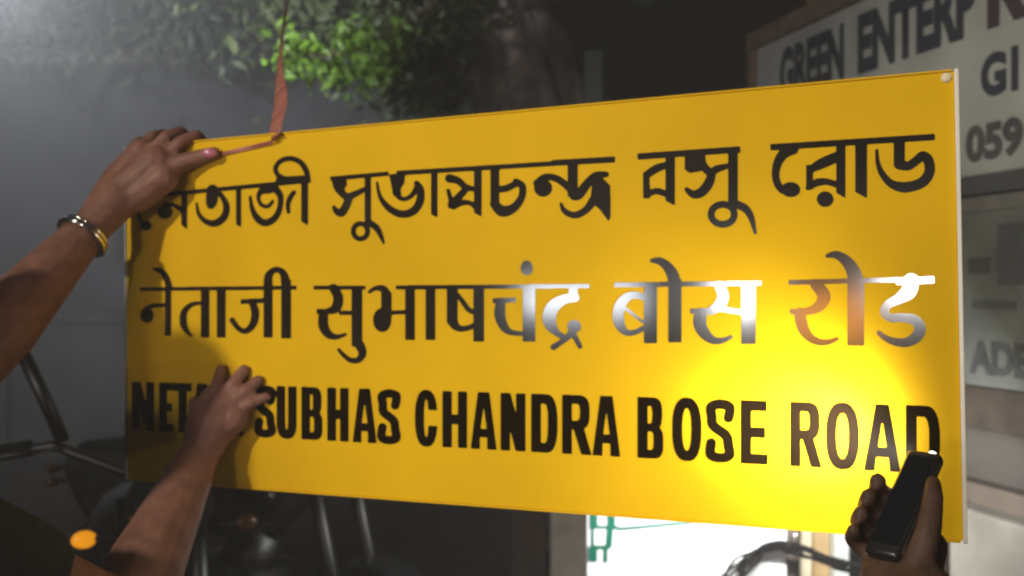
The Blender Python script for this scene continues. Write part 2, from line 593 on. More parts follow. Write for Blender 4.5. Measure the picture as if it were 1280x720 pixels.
# slanted awning flap over the counter
mb = MB()
ta, za = K(1212, 592); tb_, zb = K(1290, 626)
mb.box(((ta + tb_ + .5) / 2, -.02, za - .045), (tb_ - ta + .6, .06, .055), bevel=.008)
aw = mb.build('ledge', M['awning'], kz)
cb = empty('counter_box', K0, KA)
tl, zl = K(1216, 612)
kbox('body', tl, T1 - .02, .06, zl - .03, -.11, .03, M['box'], cb, .012)
kbox('plinth', tl + .02, T1 - .04, .0, .058, -.10, .02, M['wood_d'], cb)
kbox('side_rail', tl - .028, tl - .003, .0, zl - .02, -.12, -.06, M['wood_d'], cb)
tag(cb, 'grey metal counter box under the brown ledge at lower right', 'counter')

# upper signboard
zt0 = K(960, 44)[1]
zb0 = K(1240, 216)[1]
ub = empty('upper_signboard', K0, KA)
kbox('panel', .015, T1 + .1, zb0, zt0 - .03, -.035, -.010, M['board'], ub, .003)
kbox('frame_rail', -.03, T1 + .1, zt0 - .028, zt0 + .032, -.055, .02, M['frame'], ub, .006)
kbox('frame_stile', -.03, .013, zb0 - .02, zt0 - .03, -.055, .02, M['frame'], ub, .006)
kbox('lower_rail', .015, T1 + .1, zb0 - .05, zb0 - .002, -.05, .02, M['ink_g'], ub, .006)


def text(name, body, m, parent, x0, z0, width, height, bold=.052, y=-.0375):
    cu = bpy.data.curves.new(name, 'FONT')
    cu.body = body
    cu.offset = bold
    o = bpy.data.objects.new(name, cu)
    COL.objects.link(o)
    dg = bpy.context.evaluated_depsgraph_get()
    dg.update()
    me = bpy.data.meshes.new_from_object(o.evaluated_get(dg))
    bpy.data.objects.remove(o)
    bpy.data.curves.remove(cu)
    v = np.empty(len(me.vertices) * 3)
    me.vertices.foreach_get('co', v)
    v = v.reshape(-1, 3)
    mn, mx = v.min(0), v.max(0)
    out = np.empty_like(v)
    out[:, 0] = x0 + (v[:, 0] - mn[0]) / (mx[0] - mn[0]) * width
    out[:, 2] = z0 + (v[:, 1] - mn[1]) / (mx[1] - mn[1]) * height
    out[:, 1] = y
    me.vertices.foreach_set('co', out.ravel())
    me.update()
    me.name = name
    me.materials.clear()
    return link(name, me, m, parent)


# first line runs the length of the board
t_a, _ = K(975, 60); t_e = K(1280, 60)[0]
zA = K(1240, 36)[1]; hA = zt0 - .07 - zA
tE = K(1072, 60)[0]; tP = K(1221, 20)[0]
text('lettering', 'GREEN', M['ink'], ub, t_a, zA, tE - t_a - .07, hA)
text('lettering', 'ENTERP', M['ink'], ub, tE, zA, tP - tE, hA)
tR = K(1234, 20)[0]
text('lettering', 'RISE', M['ink_r'], ub, tR, zA, .37, hA)
t1, z1 = K(1226, 124); t2 = K(1258, 90)[0]
zt_ = K(1240, 66)[1]
text('lettering', 'G', M['ink'], ub, t1, z1, t2 - t1, zt_ - z1)
t3 = K(1264, 100)[0]
text('lettering', 'I', M['ink'], ub, t3, z1, K(1273, 100)[0] - t3, zt_ - z1)
t1 = K(1207, 170)[0]; t2 = K(1279, 170)[0]
z1 = K(1240, 200)[1]; z2 = K(1240, 152)[1]
text('lettering', '059', M['ink_g'], ub, t1, z1, t2 - t1, z2 - z1)
tag(ub, 'grey white signboard in a brown wooden frame reading ENTERPRI at top right', 'signboard')

# lower signboard
lb = empty('lower_signboard', K0, KA)
zl1 = zb0 - .06
zl0 = zbeam1 + .004
kbox('panel', .02, T1 + .1, zl0, zl1, -.025, -.004, M['board_g'], lb, .003)
zs1, zs0 = K(1240, 242)[1], K(1240, 262)[1]
kbox('stripe', .03, T1 + .1, zs0, zs1, -.030, -.0255, M['kerb'], lb, .001)
kp0, kp1 = K(1246, 355)[1], K(1246, 280)[1]
kbox('patch', K(1243, 300)[0], T1 + .08, kp0, kp1, -.029, -.0255, M['ink_g'], lb, .001)
t1 = K(1207, 440)[0]; t2 = K(1283, 440)[0]
z1 = K(1240, 470)[1]; z2 = K(1240, 427)[1]
text('lettering', 'ADE', M['ink_g'], lb, t1, z1, t2 - t1, z2 - z1, y=-.0275)
t1 = K(1214, 380, .03)[0]; t2 = K(1268, 380, .03)[0]
kbox('dark_strip', t1, t2, K(1240, 387)[1], K(1240, 376)[1], -.028, -.0255, M['ink_g'], lb, .001)
kbox('dark_strip', K(1206, 335)[0], K(1232, 335)[0], K(1220, 342)[1], K(1220, 322)[1], -.028, -.0255, M['ink_g'], lb, .001)
tag(lb, 'faded dark grey signboard reading ADE below the white signboard', 'signboard')

# tan pole over the board
c = P(1027, 360, 3.45)
r = MB().tube([(0, 0, 0), (.01, 0, 1.4), (0, 0, 3.4)], [.065, .06, .055], n=18).build('bamboo_pole', M['tan'], smooth=True)
r.location = (c.x + .02, c.y + .1, 0)
tag(r, 'thick tan bamboo pole rising behind the wooden-framed signboard', 'pole')


# ------------------------------------------------------------------ motorcycles in the dark behind the sign
def motorcycle(lit=True):
    r = empty('motorcycle')
    # local: x forward, z up, wheelbase 1.3
    for x in (.65, -.65):
        wv = MB().ring((x, 0, .30), (0, 1, 0), .255, .045, 32, 10).build('wheel', M['rubber'], r, True)
        MB().ring((x, 0, .30), (0, 1, 0), .215, .012, 32, 8).build('rim', M['chrome'], wv, True)
        mb = MB()
        for k in range(10):
            th = k * PI / 5
            mb.tube([(x, 0, .30), (x + .21 * math.cos(th), 0, .30 + .21 * math.sin(th))], .004, n=6)
        mb.tube([(x, -.05, .30), (x, .05, .30)], .035, n=14)
        mb.build('spokes', M['chrome'], wv)
    for s in (-.075, .075):
        MB().tube([(.65, s, .30), (.52, s, .72), (.46, s, .92)], [.022, .022, .024], n=10).build('fork_tube', M['chrome'], r, True)
    MB().ball((.10, 0, .76), .2, (1.25, .62, .62)).build('fuel_tank', M['paint_b'], r, True)
    mb = MB(); mb.box((-.42, 0, .80), (.66, .24, .09), bevel=.035); mb.build('seat', M['rubber'], r, True)
    mb = MB(); mb.box((-.75, 0, .75), (.26, .17, .12), bevel=.04); mb.build('tail_cowl', M['paint_b'], r, True)
    MB().box((-.895, 0, .76), (.03, .12, .07), bevel=.01).build('tail_lamp', M['redlens'], r)
    mb = MB(); mb.box((.02, 0, .40), (.36, .26, .28), bevel=.05); mb.tube([(.05, 0, .45), (.16, 0, .66)], [.1, .085], n=14); mb.build('engine', M['chrome'], r, True)
    MB().tube([(.12, .12, .40), (.02, .17, .24), (-.5, .17, .28), (-.85, .17, .34)], [.022, .025, .035, .045], n=12).build('exhaust', M['chrome'], r, True)
    MB().tube([(.46, 0, .9), (.2, 0, .62), (-.3, 0, .62), (-.7, 0, .70)], .03, n=10).build('frame', M['paint_b'], r, True)
    mb = MB()
    for i in range(9):
        th0, th1 = math.radians(30 + i * 14), math.radians(30 + (i + 1) * 14)
        for s in (-.055, .055):
            pass
        a = [(.65 + .33 * math.cos(th0), -.055, .30 + .33 * math.sin(th0)), (.65 + .33 * math.cos(th1), -.055, .30 + .33 * math.sin(th1)),
             (.65 + .33 * math.cos(th1), .055, .30 + .33 * math.sin(th1)), (.65 + .33 * math.cos(th0), .055, .30 + .33 * math.sin(th0))]
        vs = [mb.bm.verts.new(p) for p in a]
        mb.bm.faces.new(vs)
    bmesh.ops.solidify(mb.bm, geom=mb.bm.faces[:], thickness=.006)
    mb.build('mudguard', M['paint_b'], r)
    hl = MB().ball((.58, 0, .92), .095, (.75, 1, 1)).build('headlamp', M['paint_b'], r, True)
    MB().ball((.612, 0, .92), .08, (.62, 1, 1)).build('lens', M['pane'], hl, True)
    hb_ = MB().tube([(.36, -.36, 1.02), (.40, -.22, 1.04), (.46, -.08, .98), (.46, .08, .98), (.40, .22, 1.04), (.36, .36, 1.02)], .012, n=10).build('handlebar', M['chrome'], r, True)
    for s in (-1, 1):
        MB().tube([(.385, s * .26, 1.035), (.355, s * .375, 1.02)], .018, n=12).build('grip', M['rubber'], hb_, True)
        MB().tube([(.42, s * .20, 1.035), (.43, s * .30, 1.03), (.40, s * .36, 1.02)], .006, n=8).build('lever', M['chrome'], hb_, True)
    for s in (-1, 1):
        st = MB().tube([(.40, s * .20, 1.05), (.42, s * .24, 1.15), (.40, s * .29, 1.27)], .015, n=10).build('mirror_stem', M['chrome'], r, True)
        MB().ball((.39, s * .31, 1.30), .055, (.28, 1.15, .8)).build('mirror', M['paint_b'], st, True)
    for x, s in ((.56, -.17), (.56, .17), (-.84, -.15), (-.84, .15)):
        iv = MB().tube([(x, s * .5, .86 if x > 0 else .74), (x, s * .9, .86 if x > 0 else .74)], .008, n=8).build('indicator', M['rubber'], r, True)
        MB().ball((x, s, .86 if x > 0 else .74), .0235, (.55, 1.1, .8)).build('lens', M['amber_on'] if x > 0 and s < 0 and lit else M['amber'], iv, True)
    return r


mc = motorcycle()
# front indicator of the first one stands at the lower left of the picture
c = P(105, 674, 2.27)
mc.scale = (1.08, 1.08, 1.08)
ang = math.radians(-62)
off = Vector((.56 * math.cos(ang) + .17 * math.sin(ang), .56 * math.sin(ang) - .17 * math.cos(ang), 0))
off *= 1.08
mc.location = (c.x - off.x, c.y - off.y, 0)
mc.rotation_euler = (0, 0, ang)
tag(mc, 'dark motorcycle with an amber indicator at the lower left', 'motorcycle', 'motorcycles parked behind the sign')
m2 = copy_tree(mc)
for a in children(m2):
    for b in children(a):
        if b.name.startswith('lens') and a.name.startswith('indicator'):
            b.material_slots[0].link = 'OBJECT'
            b.material_slots[0].material = M['amber']
c = P(330, 360, 3.1)
m2.location = (c.x - .2, c.y + .35, 0)
m2.rotation_euler = (0, 0, math.radians(-38))
tag(m2, 'dark motorcycle farther back, half hidden under the yellow sign', 'motorcycle', 'motorcycles parked behind the sign')

# ================================================================== the yellow street sign
sg = empty('street_sign')
sg.matrix_world = Matrix((( SU.x, SN.x, -SV.x, SCEN.x), (SU.y, SN.y, -SV.y, SCEN.y), (SU.z, SN.z, -SV.z, SCEN.z), (0, 0, 0, 1)))
# make the frame exactly orthonormal, local x right, local y towards the viewer, local z up
ax = SU.normalized(); ay = (SN - ax * SN.dot(ax)).normalized(); az = ay.cross(ax) * -1
if az.z < 0: az = -az
sg.matrix_world = Matrix(((ax.x, ay.x, az.x, SCEN.x), (ax.y, ay.y, az.y, SCEN.y), (ax.z, ay.z, az.z, SCEN.z), (0, 0, 0, 1)))
MI = sg.matrix_world.inverted()
bpy.context.view_layer.update()


def sl(x, y, o=0.0):
    v = MI @ S(x, y, 0)
    return (v.x, o, v.z)


hw, hh = SW / 2, SH / 2
MB().box((0, -.004, 0), (SW, .008, SH), bevel=.0012).build('panel', M['yellow'], sg)
MB().box((0, -.0105, 0), (SW - .006, .004, SH - .006)).build('backing_sheet', M['backing'], sg)
for nm, c, s in (('edge_trim', (hw + .0022, -.003, 0), (.0044, .016, SH + .004)), ('edge_trim', (-hw - .0015, -.004, 0), (.003, .012, SH + .004)),
                 ('edge_trim', (0, -.004, hh + .0012), (SW - .004, .012, .0024)), ('edge_trim', (0, -.004, -hh - .0012), (SW - .004, .012, .0024))):
    MB().box(c, s, bevel=.0008).build(nm, M['rim'] if c[0] > 0 else (M['backing'] if c[0] < 0 else M['yellow']), sg)
for x, y in ((1183, 97),):
    v = sl(x, y)
    MB().ball((v[0], .0005, v[2]), .0055, (1, .5, 1)).build('rivet', M['cream'], sg, True)

# ---- lettering: strokes drawn on a fine grid, then traced to clean outlines
GX0, GY0, GW, GH, SS = 155, 160, 1035, 450, 3
mask = np.zeros((GH * SS, GW * SS), bool)


def _sub(x0, y0, x1, y1):
    i0 = max(0, int((x0 - GX0) * SS) - 2); i1 = min(GW * SS, int((x1 - GX0) * SS) + 3)
    j0 = max(0, int((y0 - GY0) * SS) - 2); j1 = min(GH * SS, int((y1 - GY0) * SS) + 3)
    X, Y = np.meshgrid(GX0 + (np.arange(i0, i1) + .5) / SS, GY0 + (np.arange(j0, j1) + .5) / SS)
    return slice(j0, j1), slice(i0, i1), X, Y


def stroke(pts, m=None):
    m = mask if m is None else m
    pts = [np.array(p, float) for p in pts]
    sm = []
    for i in range(len(pts) - 1):
        p0, p1, p2, p3 = pts[max(i - 1, 0)], pts[i], pts[i + 1], pts[min(i + 2, len(pts) - 1)]
        for q in range(8):
            t = q / 8
            sm.append(.5 * ((2 * p1) + (p2 - p0) * t + (2 * p0 - 5 * p1 + 4 * p2 - p3) * t * t + (3 * p1 - p0 - 3 * p2 + p3) * t ** 3) if len(pts) > 2 else p1 + (p2 - p1) * t)
    sm.append(pts[-1])
    for a, b in zip(sm[:-1], sm[1:]):
        r = max(a[2], b[2]) / 2 + 1
        sj, si, X, Y = _sub(min(a[0], b[0]) - r, min(a[1], b[1]) - r, max(a[0], b[0]) + r, max(a[1], b[1]) + r)
        d = b[:2] - a[:2]
        L2 = d @ d + 1e-9
        t = np.clip(((X - a[0]) * d[0] + (Y - a[1]) * d[1]) / L2, 0, 1)
        D = np.hypot(X - a[0] - t * d[0], Y - a[1] - t * d[1])
        m[sj, si] |= D <= (a[2] + (b[2] - a[2]) * t) / 2


def poly(pts, m=None, val=True):
    m = mask if m is None else m
    p = np.array(pts, float)
    sj, si, X, Y = _sub(p[:, 0].min(), p[:, 1].min(), p[:, 0].max(), p[:, 1].max())
    ins = np.zeros(X.shape, bool)
    n = len(p)
    for i in range(n):
        (xa, ya), (xb, yb) = p[i], p[(i + 1) % n]
        if ya == yb: continue
        c = (ya > Y) != (yb > Y)
        ins ^= c & (X < (xb - xa) * (Y - ya) / (yb - ya) + xa)
    m[sj, si] = (m[sj, si] | ins) if val else (m[sj, si] & ~ins)


def vbar(x, y0, y1, w, tip=0, x2=None):
    """upright with an optional pointed foot on the right"""
    x2 = x if x2 is None else x2
    poly([(x - w / 2, y0), (x + w / 2, y0), (x2 + w / 2, y1 + tip), (x2 - w / 2, y1)])


def bar(a, b, w):
    poly(seg(a, b, w))


def dot(x, y, rx, ry):
    poly([(x + rx * math.cos(k * PI / 12), y + ry * math.sin(k * PI / 12)) for k in range(24)])


# Bengali line -----------------------------------------------------
bar((166, 247), (386, 226), 5.5)                                  # head line, first word
stroke([(190, 245, 6), (178, 247, 4), (173, 255, 4), (173.5, 267, 4.5), (177, 278, 5)]); dot(183, 282, 7, 6)
stroke([(207, 257, 7), (216, 256, 5), (224, 260, 6), (231, 264, 7)]); dot(206.5, 265, 9.5, 9)
vbar(230.5, 241, 281, 7.5, 6)
stroke([(266, 238, 15), (265, 250, 15), (264, 256, 11)])
stroke([(276, 243, 6), (283, 256, 8), (281, 270, 9), (270, 279, 9), (258, 277, 7), (249, 268, 5), (246, 254, 3)])
vbar(298.5, 233, 281, 6.5, 3)
stroke([(313, 246, 3.5), (315.5, 261, 6), (322, 273, 8.5), (331, 278.5, 9), (341, 275, 8.5), (348, 266, 7.5), (351, 254, 7), (350, 243, 8), (343, 235, 10)])
stroke([(336, 236, 13), (327, 239, 8), (323, 247, 5), (327, 256, 5), (335, 258, 5), (341, 252, 4.5)])
stroke([(368, 240, 5), (363, 247, 6.5), (360, 256, 5.5), (361, 265, 5)])
vbar(381, 224, 277, 8.5, 5)
stroke([(386, 226, 6), (383, 214, 7), (377, 204, 7), (368, 199, 6.5), (358, 198.5, 6.5), (349, 203, 6), (344.5, 211, 6), (348, 219, 6), (357, 224, 7)])
stroke([(349, 225, 8), (384, 223, 8)])

bar((413, 223.5), (486, 217), 5.5)                                # second word
bar((496, 216.5), (769, 199.8), 6)
bar((690, 203.8), (769, 199.3), 7.5)
poly([(415, 223), (433, 222), (434, 231), (428, 240), (420, 241), (416, 232)])
stroke([(424, 236, 11), (433, 246, 8.5), (443, 243, 8), (455, 237, 6)])
stroke([(437, 246, 10), (433, 257, 10), (427, 266, 10), (421, 264, 8), (417.5, 259, 4.5)])
vbar(460, 220, 282, 8)
stroke([(450.8 + 9 * math.cos(t * PI / 8), 289 + 9.5 * math.sin(t * PI / 8), 6.3) for t in range(17)])
stroke([(463, 279, 8), (471, 285, 8), (476, 294, 6), (480, 304, 3)])
stroke([(471.5, 228, 3), (475, 245, 5), (484, 258, 8), (496, 266, 9), (508, 267.5, 9.5), (519, 262, 10), (525.5, 250, 10), (525.5, 237, 9.5), (521, 229, 7)])
poly([(486.5, 218), (507, 216), (505.5, 229), (501, 236), (502, 246), (492, 245)])
stroke([(495, 240, 9), (501, 248, 6), (509, 248, 5.5), (516, 243, 6), (522, 233, 7)])
vbar(543, 214, 268, 7.8, 4)
stroke([(562, 223, 11), (573, 226, 9), (581, 233, 8), (592, 236.5, 6)])
stroke([(583, 236, 8), (574, 246, 9), (565, 256, 11)])
stroke([(560.5, 238, 5), (563, 247, 6), (566, 255, 9)])
stroke([(567, 258, 8), (577, 253.5, 7.5), (588, 254, 6), (598, 261, 8)])
vbar(597.5, 212, 266, 9.5, 5)
vbar(619, 211, 257, 11)
stroke([(618, 255, 11), (628, 264, 14), (642, 260, 11), (652, 247, 9), (653, 233, 9), (645, 227, 8)])
stroke([(622, 236.5, 8), (633, 235.5, 8.5), (646, 229, 8)])
dot(679, 235, 11.5, 11)
stroke([(670, 229, 7), (681, 221.5, 8), (695, 223, 9), (707, 231, 9), (717, 241, 9)])
vbar(716, 204, 246, 12.5)
stroke([(718, 244, 13), (724, 243, 12), (734, 230, 11), (745, 220, 10), (758, 218, 7)])
poly([(741, 222), (752, 221), (763, 232), (763.5, 270), (761, 277), (750, 262), (738, 252)])
stroke([(701.5, 255, 4), (706, 264, 7), (719, 269, 8.5), (733, 262, 9), (742, 250, 11)])

bar((797, 195.8), (925.5, 186.8), 8)                              # third word
vbar(837.8, 193, 251, 11.5, 6)
stroke([(834, 206, 8), (820, 211, 10), (808, 219, 9)])
bar((808, 216), (808.5, 248), 8.5)
stroke([(807, 245, 6), (820, 239, 8), (834, 243, 8)])
poly([(856, 193), (881, 191), (883, 206), (876, 214), (862, 216.5), (856, 212)])
stroke([(876, 203, 11), (887, 215, 10), (897, 211, 9), (912, 207, 6)])
stroke([(890, 216, 10), (886, 229, 12), (877, 240, 12), (867, 243, 10), (858.5, 237, 6)])
vbar(916.5, 189, 256, 12)
stroke([(903.5 + 14.5 * math.cos(t * PI / 8), 268 + 12.5 * math.sin(t * PI / 8), 8.5) for t in range(17)])
stroke([(920, 255, 10), (932, 261, 10), (939, 272, 8), (944, 291, 4)])

bar((963, 184.2), (1168.5, 171.2), 8)                             # fourth word
stroke([(992, 187, 12), (980, 192, 13), (972, 204, 11), (969.5, 218, 9.5), (972, 230, 9.5), (978, 238, 9)])
dot(988.5, 237, 12, 9.5)
vbar(1051, 178, 241, 11.5, 7)
stroke([(1013, 212, 9), (1028, 204, 13), (1047, 196, 13)])
bar((1012, 206), (1012, 237), 8.5)
stroke([(1010, 235, 6), (1022, 228, 9.5), (1035, 227.5, 8), (1049, 232, 8)])
dot(1031.5, 249, 10.5, 9.8)
vbar(1076.3, 176, 240, 14.5, 8)
vbar(1124, 172, 207, 14)
stroke([(1124, 205, 14), (1135, 207.5, 11), (1145, 201, 11), (1153, 195, 12), (1160, 200, 13), (1162, 214, 13), (1155, 226, 13), (1143, 232, 13), (1128, 234, 13), (1113, 229, 10), (1102, 216, 8), (1097, 202, 5.5), (1096, 188, 4)])

# Devanagari line --------------------------------------------------
bar((175, 361.5), (371, 359.5), 4.8)
stroke([(193, 336, 4), (202, 339, 7), (208, 347, 8), (212, 360, 8)])
dot(184, 394, 8.5, 10); stroke([(183, 386, 6), (192, 382, 5.5), (208, 381.5, 5)])
vbar(210.3, 358, 420, 8)
stroke([(252, 379, 4.5), (240, 380.5, 5.5), (230.5, 390, 8), (229.5, 404, 9), (234, 414, 6), (240, 420, 3)])
vbar(256.7, 358, 422, 10.5)
vbar(277, 358, 422, 11)
bar((301, 377), (331, 375.5), 6)
stroke([(316, 379, 9), (319.5, 392, 10), (316, 406, 9), (307, 414, 7), (298, 410, 6.5), (290.5, 400, 7)])
vbar(335.3, 350, 422, 11.5)
vbar(357.8, 350, 423, 12.5)
stroke([(335, 356, 11), (336, 345, 10), (342, 338, 7.5), (349, 337.5, 7.5), (355, 343, 9.5), (357.6, 355, 12)])

bar((392, 359.5), (457, 359.5), 5.2)
bar((495, 359.2), (737, 357.6), 5.2)
stroke([(417, 360, 11), (423, 372, 12.5), (420, 385, 12), (410, 389, 7)])
bar((396, 389), (420, 389), 6)
stroke([(404.5, 392, 12), (404.5, 407, 12.5), (411, 418, 10), (421, 421, 6.5), (432, 418, 4)])
bar((424, 391), (442, 391), 5.5)
vbar(446.3, 358, 433, 13.5)
stroke([(449, 430, 12), (453.5, 441, 10), (448, 450, 7.5), (438, 450, 6.5), (430, 444, 5.5), (423.5, 437, 4)])
stroke([(462, 365, 4), (469, 360.5, 5.5), (479, 361, 9), (483.5, 369, 12.5)])
vbar(483.2, 366, 398, 12.8)
dot(478, 400, 11.5, 15)
bar((486, 391), (510, 390), 5.2)
vbar(512.7, 358, 425, 12)
vbar(538.3, 358, 425, 12)
vbar(565.5, 358, 404, 13.5)
stroke([(565.5, 401, 13), (570, 408, 10), (577, 411, 7.5), (588, 409, 6.5), (598, 403, 6)])
stroke([(569, 364, 4.5), (578, 376, 6), (586, 387, 6.5), (595, 391, 6)])
vbar(598.7, 358, 427, 13.5)
bar((616, 376), (645, 375), 6.2)
stroke([(626, 378, 12), (625, 394, 13.5), (630, 408, 11), (638, 415, 7.5), (652, 417, 5.5)])
vbar(661.5, 356, 427, 15.5)
dot(658.7, 335, 7.5, 9.2)
vbar(717, 357, 375, 11)
stroke([(719, 372, 11), (706, 374, 12), (693, 382, 15.5), (687, 394, 17), (688, 405, 15), (695, 415, 9), (704, 421, 7)])
dot(718, 408, 8.5, 8)
stroke([(717, 411, 8.5), (710, 421, 7.5), (701, 428, 6.5), (692, 434, 7.5)])
stroke([(716, 416, 8), (721, 425, 6.5), (725, 433, 6)])

bar((768, 356.2), (952, 354), 6)
stroke([(806, 372, 8), (796, 369, 9), (786, 370.5, 10), (777, 379, 13), (773, 392, 14), (775, 406, 12.5), (783, 415.5, 8), (795, 415, 6.5), (808, 408, 6)])
stroke([(783, 386, 4), (803, 402, 4)])
vbar(813.3, 355, 429, 16)
vbar(843.8, 349, 428, 16.5)
stroke([(815, 326, 5), (825, 326.5, 9.5), (835, 334, 12.5), (841.5, 345, 15), (843.5, 356, 16)])
stroke([(899, 357, 12), (904, 370, 14), (899, 382, 14), (888, 389, 10)])
bar((863, 389), (889, 388.5), 6.5)
stroke([(876, 393, 16), (875, 405, 16), (881, 417, 14), (892, 425.5, 9.5), (904, 425.5, 6.5), (914, 421, 4)])
bar((900, 386), (930, 391), 7)
vbar(935.8, 353, 430, 18)

bar((986, 353.2), (1168, 348.5), 6)
stroke([(1020, 356, 14), (1030, 370, 16.5), (1024, 383, 13), (1010, 389, 9), (990, 389.5, 6)])
stroke([(1000, 392, 14), (1003.5, 409, 14), (1012, 421.5, 11), (1024, 427.5, 8.5), (1036, 427.5, 6.5), (1047, 423.5, 4)])
vbar(1070, 348, 432, 21)
stroke([(1034, 320, 5), (1045, 318.5, 9.5), (1057, 325.5, 13.5), (1066, 338, 17), (1070, 352, 20)])
stroke([(1139, 351, 19), (1136, 364, 19), (1123, 374, 13), (1110, 381, 11), (1105.5, 390, 11), (1113, 397, 10.5), (1128, 397, 11), (1143, 400, 13), (1150, 410, 14), (1145.5, 421, 14), (1133, 428, 11.5), (1118, 427, 9.5), (1106, 422, 7.5), (1098.5, 416, 6)])
bar((1120, 352), (1168, 349.5), 9)

# English line -----------------------------------------------------
ytop = lambda x: 476.8 + .0305 * (x - 165)
ybot = lambda x: 537.2 + .0552 * (x - 165)


def glyph(ch, x0, x1):
    lm = np.zeros_like(mask)
    G = lambda u, v: (x0 + (x1 - x0) * u, ytop(x0 + (x1 - x0) * u) * (1 - v) + ybot(x0 + (x1 - x0) * u) * v)
    PL = lambda *uv, val=True: poly([G(*q) for q in uv], lm, val)
    W_ = x1 - x0
    su = (9.9 + (x0 - 165) * .0038) / W_          # stem width
    sv = .165
    R_ = lambda a, b, c, d, val=True: PL((a, c), (b, c), (b, d), (a, d), val=val)

    def sup(u0, u1, v0, v1, val=True, e=2.5, half=False):
        q = []
        cu, cv_, au, av = (u0 + u1) / 2, (v0 + v1) / 2, (u1 - u0) / 2, (v1 - v0) / 2
        for k in range(48):
            t = 2 * PI * k / 48
            c, s = math.cos(t), math.sin(t)
            uu = cu + au * math.copysign(abs(c) ** (2 / e), c)
            if half and c < 0: uu = u0
            q.append(G(uu, cv_ + av * math.copysign(abs(s) ** (2 / e), s)))
        poly(q, lm, val)
    if ch == 'N':
        R_(0, su, 0, 1); R_(1 - su, 1, 0, 1); PL((0, 0), (su * 1.05, 0), (1, 1), (1 - su * 1.05, 1))
    elif ch == 'E':
        R_(0, su, 0, 1); R_(0, .96, 0, sv); R_(0, .9, .42, .42 + sv); R_(0, 1, 1 - sv, 1)
    elif ch == 'T':
        R_(0, 1, 0, sv); R_(.5 - su / 2, .5 + su / 2, 0, 1)
    elif ch == 'A':
        PL((.5 - su * .62, 0), (.5 + su * .62, 0), (1, 1), (1 - su, 1), (.80 - su * .45, .79), (.20 + su * .45, .79), (su, 1), (0, 1))
        PL((.5, .24), (.62, .64), (.38, .64), val=False)
    elif ch == 'J':
        stroke([(*G(.78, .02), su * W_), (*G(.78, .7), su * W_), (*G(.5, .93), su * W_ * .8), (*G(.2, .8), su * W_ * .9), (*G(.17, .68), su * W_ * .9)], lm)
    elif ch == 'I':
        R_(0, 1, 0, 1)
    elif ch == 'S':
        sw = su * W_ * .96
        h = sw / W_ / 2
        stroke([(*G(1 - h, .29), sw), (*G(.86, .12), sw), (*G(.5, .075), sw), (*G(.16, .13), sw), (*G(h, .27), sw), (*G(.24, .42), sw), (*G(.72, .57), sw), (*G(1 - h, .73), sw),
                (*G(.85, .88), sw), (*G(.5, .93), sw), (*G(.14, .88), sw), (*G(h - .02, .70), sw)], lm)
    elif ch == 'U':
        sup(0, 1, .35, 1.01); R_(0, 1, 0, .68); sup(su, 1 - su, .35, 1 - sv, False); R_(su, 1 - su, -.05, .68, False)
    elif ch == 'H':
        R_(0, su, 0, 1); R_(1 - su, 1, 0, 1); R_(0, 1, .41, .41 + sv * 1.05)
    elif ch in 'CO':
        sup(0, 1, -.012, 1.012); sup(su, 1 - su, sv * .95, 1 - sv * .95, False, 2.3)
        if ch == 'C':
            R_(.56, 1.1, .35, .63, False)
    elif ch == 'D':
        R_(0, .5, 0, 1); sup(.1, 1, 0, 1, True, 2.6, True); R_(su, .55, sv, 1 - sv, False); sup(su, 1 - su, sv, 1 - sv, False, 2.6, True)
    elif ch == 'B':
        R_(0, .5, 0, 1); sup(.1, .95, 0, .535, True, 3, True); sup(.1, 1, .46, 1, True, 3, True)
        sup(su, .95 - su, sv * .85, .43, False, 3, True); sup(su, 1 - su, .56, 1 - sv * .85, False, 3, True)
    elif ch == 'R':
        R_(0, su, 0, 1); sup(.05, .95, 0, .58, True, 3, True); sup(su, .95 - su, sv * .9, .58 - sv * .9, False, 3, True)
        PL((.36, .52), (.72, .50), (1.02, 1), (1.0 - su, 1))
    mask[:] |= lm


for ch, a, b in (('N', 165, 193), ('E', 199, 217), ('T', 217, 240), ('A', 238, 268), ('J', 270, 289), ('I', 295, 304.5),
                 ('S', 320, 343.5), ('U', 346, 371), ('B', 377, 403.5), ('H', 409.5, 436), ('A', 441, 471), ('S', 473.5, 499.5),
                 ('C', 519, 547), ('H', 553.5, 584), ('A', 588.5, 621), ('N', 626, 657), ('D', 664.5, 697), ('R', 703, 739), ('A', 741, 775.5),
                 ('B', 797.5, 829.5), ('O', 840.5, 877), ('S', 884, 917), ('E', 926.5, 960),
                 ('R', 988, 1027), ('O', 1032.5, 1074), ('A', 1080, 1126), ('D', 1132.5, 1175)):
    glyph(ch, a, b)

cov = mask.reshape(GH, SS, GW, SS).mean((1, 3))
pad = np.pad(cov, 1)
cov = pad[1:-1, 1:-1] * .5 + (pad[:-2, 1:-1] + pad[2:, 1:-1] + pad[1:-1, :-2] + pad[1:-1, 2:]) * .125


